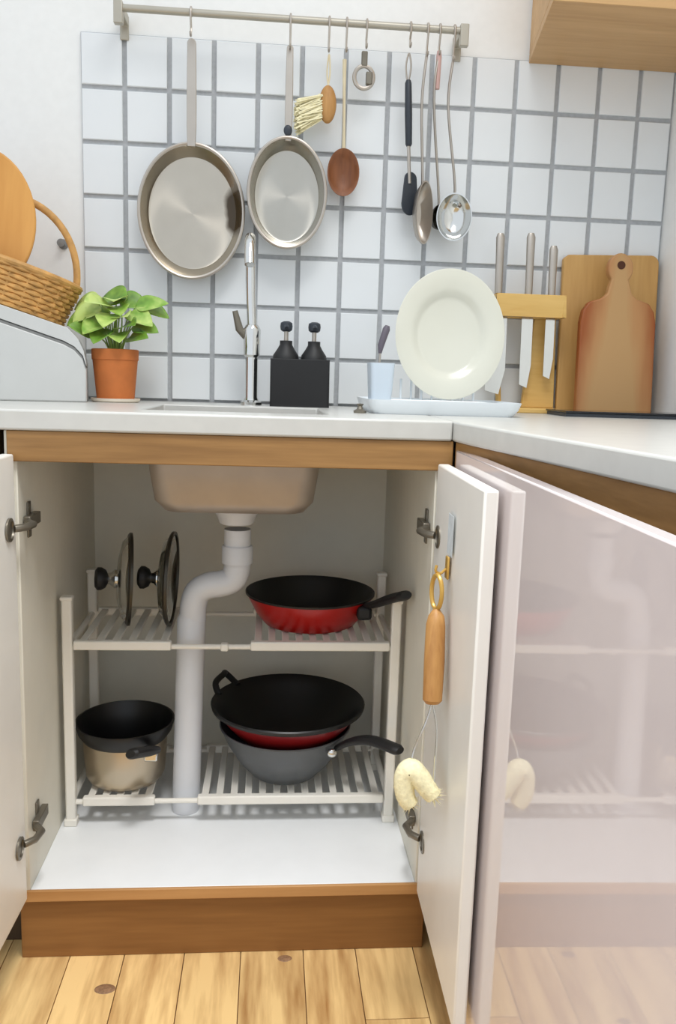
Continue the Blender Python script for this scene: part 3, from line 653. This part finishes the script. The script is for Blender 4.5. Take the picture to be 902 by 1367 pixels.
# dish drainer with plate
dx0, dx1, dy0, dy1 = .226, .500, .175, .400
t = thing('dish_drainer', 'white plastic dish drainer tray with plate slots on the worktop', 'dish rack', ((dx0+dx1)/2, (dy0+dy1)/2, ZC))
hx, hy = (dx1-dx0)/2, (dy1-dy0)/2
rg = [rrect(hx-.012, hy-.012, .02, 0), rrect(hx-.004, hy-.004, .02, .012), rrect(hx, hy, .02, .025), rrect(hx-.003, hy-.003, .019, .025), rrect(hx-.007, hy-.007, .018, .012), rrect(hx-.014, hy-.014, .016, .0035)]
loft(rg, True, True).build('tray', M_wplas, t, ang=45)
for yy in (-.035, .035):
    q = MB(); q.tube(spline([(-.10, yy, .004), (-.095, yy, .02), (-.03, yy, .022), (.03, yy, .022), (.095, yy, .02), (.10, yy, .004)], 5), .0028, 8); q.build('support_rail', M_wplas, t)
for i in range(9):
    xx = -.08+.02*i
    MB().tube([(xx, .030, .004), (xx, .034, .062)], .0022, 8).build('prong', M_wplas, t)
pl = tag(MB().lathe([(1e-5, 0), (.060, 0), (.064, .003), (.074, .0105), (.1015, .019), (.103, .021), (.1015, .0215), (.076, .0145), (.068, .0125), (.062, .006), (.056, .004), (1e-5, .004)], 64, sy=1.17).build('dinner_plate', M_porc, None, ang=40),
         'large cream plate standing upright in the dish drainer', 'plate')
pl.rotation_euler = (PI/2-.10, 0, 0); pl.location = (.388, .318, ZC+.0235+.1205)
t = thing('cutlery_holder', 'frosted pale plastic cutlery holder standing in the dish drainer', 'holder', (.258, .28, ZC+.0038))
rg = [rrect(.018, .026, .008, 0), rrect(.0225, .034, .009, .085), rrect(.0205, .032, .008, .085), rrect(.016, .024, .007, .003)]
loft(rg, True, True).build('cup', M_frost, t, ang=45)
s = thing('teaspoon', 'dark-handled spoon leaning in the frosted cutlery holder', 'spoon', (.251, .27, ZC+.008))
MB().tube([(.0, 0, .006), (.003, .002, .06), (.004, .002, .10)], .002, 8).build('shaft', M_steel, s)
MB().tube([(.0035, .002, .098), (.005, .003, .112), (.014, .004, .142), (.016, .004, .148)], [.003, .0058, .0068, .004], 10).build('handle', mat('plum_grey_plastic', (92, 86, 96), .5), s)
o = MB().lathe([(1e-5, 0), (.011, 0), (.0115, .004), (.006, .007), (.004, .012), (.0065, .016), (1e-5, .017)], 24).build('sink_plug', M_hinge, None); o.location = (.214, .20, ZC)
tag(o, 'small grey sink plug lying on the worktop beside the dish drainer', 'plug')
# knife stand with knives
t = thing('knife_stand', 'pale bamboo knife stand with three knives beside the chopping boards', 'knife block', (.59, .475, ZC))
MB().box(-.050, .078, -.035, .045, 0, .010).build('base', M_bamboo, t, .002)
MB().prism([(.004, .010), (.076, .010), (.068, .20), (.022, .20)], -.041, -.029, XZ).build('back_board', M_bamboo, t, .002)
q = MB(); q.box(-.078, .068, -.026, -.006, .196, .241); q.box(-.078, .068, .026, .044, .196, .241); q.box(-.078, -.072, -.026, .044, .196, .241); q.box(.062, .068, -.026, .044, .196, .241)
q.build('top_bar', M_bamboo, t, .0015)
MB().tube([(-.045, .03, .008), (-.060, .034, .200)], .006, 10).build('strut', M_bamboo, t)
def knife(x, ztop, bl, bwid, label, lean=0):
    k = thing('kitchen_knife', label, 'knife', (x, .483, ZC+.241), (0, lean, 0), 'knives in the bamboo stand')
    MB().tube([(0, 0, -.02), (0, 0, .0), (0, 0, ztop*.55), (0, 0, ztop-.008), (0, 0, ztop)], [.006, .0078, .0082, .0092, .006], 14, flat=.75, up=(0, 1, 0)).build('handle', M_steel, k)
    MB().prism([(-bwid*.5, -.018), (bwid*.5, -.018), (bwid*.5, -bl*.75), (bwid*.2, -bl), (-bwid*.5, -bl*.96)], -.0011, .0011, XZ).build('blade', M_chrome, k, .0003)
knife(.524, .122, .205, .042, 'steel knife with the broadest blade in the bamboo stand', -.02)
knife(.588, .125, .19, .024, 'steel knife in the middle slot of the bamboo stand', -.02)
knife(.637, .102, .17, .02, 'short steel knife in the bamboo stand beside the chopping boards', -.02)
# chopping boards
def lean_to(o, x, ybase, h, ytop):
    o.location = (x, ybase, ZC+.0005); o.rotation_euler = (-math.atan2(ytop-ybase, h), 0, 0)
o = MB().prism([(-.101, .012)]+arc(-.089, .012, .012, 180, 270, 4)[1:]+[(.0985, 0), (.1105, .012)]+arc(.0985-.006, .328-.006, .018, 0, 90, 5)+[(-.089, .334), (-.1, .326)], -.007, .007, XZ).build('chopping_board', M_boardl, None, .003)
lean_to(o, .772, .508, .334, .532); tag(o, 'large pale rectangular chopping board leaning on the tiled wall', 'chopping board')
hw = .082
right = [(hw-.008, 0), (hw, .008), (hw-.001, .14), (hw-.001, .19), (hw-.006, .215), (hw-.018, .232), (.038, .240), (.026, .250), (.0225, .265)]
hd = arc(0, .302, .027, -48, 228, 20, .031)
poly = right+hd+[(-a+.0, b_) for a, b_ in right[::-1]]
hole = arc(-.002, .306, .008, 0, 360, 16)[:-1]
o = MB().prism(poly, -.009, .009, XZ).build('chopping_board', M_acacia, None, .003)
MB().lathe([(.0085, -.0097), (.0085, .0097)], 20, Matrix.Translation((0, 0, .308)) @ XZ, cap=True).build('hanging_hole', mat('dark_hole', (74, 38, 16), .8), o)
lean_to(o, .775, .452, .334, .478); tag(o, 'smaller two-tone brown chopping board with rounded handle leaning in front', 'chopping board')
# flat black glass hob on the corner
t = thing('black_slab', 'flat black glass hob lying on the worktop in front of the boards', 'slab', (.755, .365, ZC))
MB().box(-.13, .132, -.055, .060, 0, .007).build('body', M_nylon, t, .001)
MB().box(-.132, .134, -.057, .062, .007, .011).build('glass_top', M_slab, t, .001)
